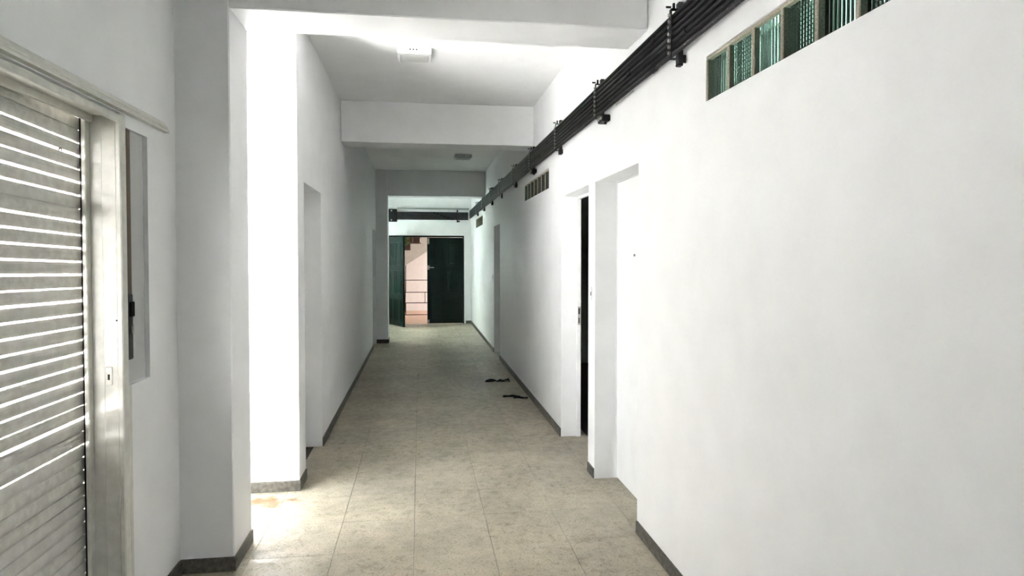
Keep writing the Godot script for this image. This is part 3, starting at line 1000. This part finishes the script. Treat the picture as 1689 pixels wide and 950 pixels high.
func clamp_set(at: Vector3, turn: float, label: String, k: int) -> void:
	# local: wall on +x, pipes run along z
	var o := thing("pipe_clamp", label, "pipe clamp", at, "pipe clamps")
	o.rotation.y = turn if turn == 0.0 else PI / 2.0
	var h := 0.112
	var st := mb()
	bx(st, Vector3(0.013, -h - 0.03, -0.016), Vector3(0.036, h + 0.03, 0.016), 0.002)
	build(st, "channel", M.black_metal, o)
	st = mb()
	bx(st, Vector3(-0.0205, -h, -0.012), Vector3(-0.0165, h, 0.012), 0.001)
	bx(st, Vector3(-0.0205, h - 0.004, -0.012), Vector3(0.020, h, 0.012), 0.001)
	bx(st, Vector3(-0.0205, -h, -0.012), Vector3(0.020, -h + 0.004, 0.012), 0.001)
	build(st, "strap", M.black_metal, o)
	for i in 7:
		var y := 0.098 - 0.0283 * i - 0.0142
		st = mb()
		tube(st, [Vector3(-0.018, y, 0), Vector3(-0.0245, y, 0), Vector3(-0.0300, y, 0)], 0.0085, 8)
		build(st, "bolt", M.galv, o)
	st = mb()
	tube(st, [Vector3(-0.004, h - 0.002, 0), Vector3(-0.004, h + 0.026, 0)], 0.0065, 8)
	tube(st, [Vector3(-0.018, h + 0.008, 0.0), Vector3(-0.040, h + 0.008, 0.0)], 0.005, 8)
	build(st, "stud", M.black_metal, o)
	if k % 2 == 1 or k > 6:
		st = mb()
		bx(st, Vector3(0.000, -h - 0.030, 0.016), Vector3(0.004, -h + 0.006, 0.050), 0.001)
		bx(st, Vector3(0.000, -h - 0.030, 0.048), Vector3(0.034, -h + 0.006, 0.052), 0.001)
		bx(st, Vector3(0.000, -h - 0.034, 0.010), Vector3(0.018, -h - 0.030, 0.018), 0.001)
		build(st, "bracket", M.black_metal, o)

# ---------------------------------------------------------------- ceiling fittings, scraps on the floor
func make_small_things() -> void:
	for q in [[-0.038, -4.985, "white box light fitting on the ceiling behind the first beam"], [0.655, -9.85, "small light fitting on the ceiling just before the far pier"]]:
		var o := thing("ceiling_fitting", q[2], "light fitting", Vector3(q[0], CEIL, q[1]), "ceiling light fittings")
		box(Vector3(-0.128, -0.05, -0.11), Vector3(0.128, 0.0, 0.11), "housing", M.plastic_white, o, 0.005)
		box(Vector3(-0.108, -0.058, -0.092), Vector3(0.108, -0.049, 0.088), "diffuser", M.plastic_grey, o, 0.004)
		for k in 3:
			var st := mb()
			tube(st, [Vector3(-0.030 + k * 0.024, -0.022, 0.109), Vector3(-0.030 + k * 0.024, -0.022, 0.1125)], 0.0055, 8)
			build(st, "indicator", M.black_metal, o)
	# torn black scraps beside the right wall
	scrap(Vector3(0.93, 0.0, -7.80), 0.30, 0.10, 0.1, 31, "torn black strip lying flat on the floor nearer the deep-set far door")
	scrap(Vector3(1.02, 0.0, -6.86), 0.27, 0.09, -0.25, 37, "curled black scrap on the floor nearer the open doorway")

func scrap(at: Vector3, length: float, width: float, turn: float, seed_: int, label: String) -> void:
	var r := RandomNumberGenerator.new()
	r.seed = seed_
	var o := thing("black_scrap", label, "debris", at, "black scraps on the floor")
	o.rotation.y = turn
	for part in 2:
		var st := mb()
		var n := 14
		var off := Vector3(0.0 if part == 0 else 0.06, 0.0, 0.0 if part == 0 else 0.055)
		var ph := r.randf() * 3.0
		var rows := []
		for i in n + 1:
			var t := float(i) / n
			var w := width * (0.22 + 0.30 * absf(sin(t * 5.0 + ph))) * (0.35 + 0.65 * sin(PI * clampf(t, 0.06, 0.94)))
			var x := (t - 0.5) * length * (1.0 if part == 0 else 0.55)
			var z := 0.022 * sin(t * 6.0 + ph)
			var y := 0.004 + 0.022 * absf(sin(t * 4.0 + ph))
			rows.append([off + Vector3(x, 0.002 + (y - 0.004) * 0.3, z - w / 2), off + Vector3(x, y + 0.012 * sin(t * 7.0), z + w / 2 * 0.2), off + Vector3(x, 0.003, z + w / 2)])
		for i in n:
			for k in 2:
				var a: Vector3 = rows[i][k]
				var b: Vector3 = rows[i + 1][k]
				var c: Vector3 = rows[i + 1][k + 1]
				var d: Vector3 = rows[i][k + 1]
				var nn := (c - a).cross(b - d).normalized()
				if nn.y < 0:
					nn = -nn
				quad(st, a, b, c, d, nn)
				var dn := Vector3(0, -0.002, 0)
				quad(st, a + dn, b + dn, c + dn, d + dn, -nn)
		build(st, "strip", M.scrap, o)

# ---------------------------------------------------------------- go
func _ready() -> void:
	rng.seed = 1
	# camera: 1.5 m above the floor, turned a little to the right of the corridor's axis, lens shifted down
	var cam := Camera3D.new()
	cam.name = "camera"
	cam.projection = Camera3D.PROJECTION_FRUSTUM
	cam.near = 0.05
	cam.far = 200.0
	var f := 1060.0
	cam.size = 950.0 / f * cam.near
	cam.frustum_offset = Vector2(0, -0.02148 * cam.near)
	cam.position = Vector3(0, 1.5, 0)
	cam.rotation = Vector3(-0.0238, -deg_to_rad(8.139), 0)
	add_child(cam)
	cam.current = true
	# overcast daylight
	var env := Environment.new()
	var sky := Sky.new()
	var sm := ProceduralSkyMaterial.new()
	sm.sky_top_color = Color(0.93, 0.96, 1.0)
	sm.sky_horizon_color = Color(1.0, 1.0, 1.0)
	sm.ground_horizon_color = Color(0.80, 0.79, 0.77)
	sm.ground_bottom_color = Color(0.72, 0.71, 0.69)
	sm.sky_energy_multiplier = 1.0
	sm.ground_energy_multiplier = 1.0
	sky.sky_material = sm
	env.background_mode = Environment.BG_SKY
	env.sky = sky
	env.background_energy_multiplier = 0.5
	env.tonemap_mode = Environment.TONE_MAPPER_LINEAR
	env.tonemap_exposure = 29.5
	env.sdfgi_enabled = true
	env.ssao_enabled = true
	env.ssil_enabled = true
	# high sun along the facade: it lights the terrace outside and enters no window
	var sun := DirectionalLight3D.new()
	sun.name = "sun"
	sun.light_energy = SUN
	sun.light_color = Color(1.0, 1.0, 1.0)
	sun.light_angular_distance = 0.5
	sun.shadow_enabled = true
	add_child(sun)
	sun.look_at_from_position(Vector3.ZERO, Vector3(-0.04, -0.93, 0.36), Vector3.RIGHT)
	var we := WorldEnvironment.new()
	we.name = "world_environment"
	we.environment = env
	add_child(we)

	make_materials()
	make_structure()
	make_shutter()
	make_side_windows()
	glass_blocks("window_4", "row of green ribbed glass blocks high in the near right wall", -2.535, -1.05, 8, 0.026)
	glass_blocks("window_5", "row of dark glass blocks below the pipes past the open doorway", -7.20, -5.81, 7, 0.022)
	glass_blocks("window_6", "row of green glass blocks beside the end wall", -13.60, -12.13, 8, 0.018)
	make_doors()
	make_stairwell()
	make_pipes()
	make_small_things()
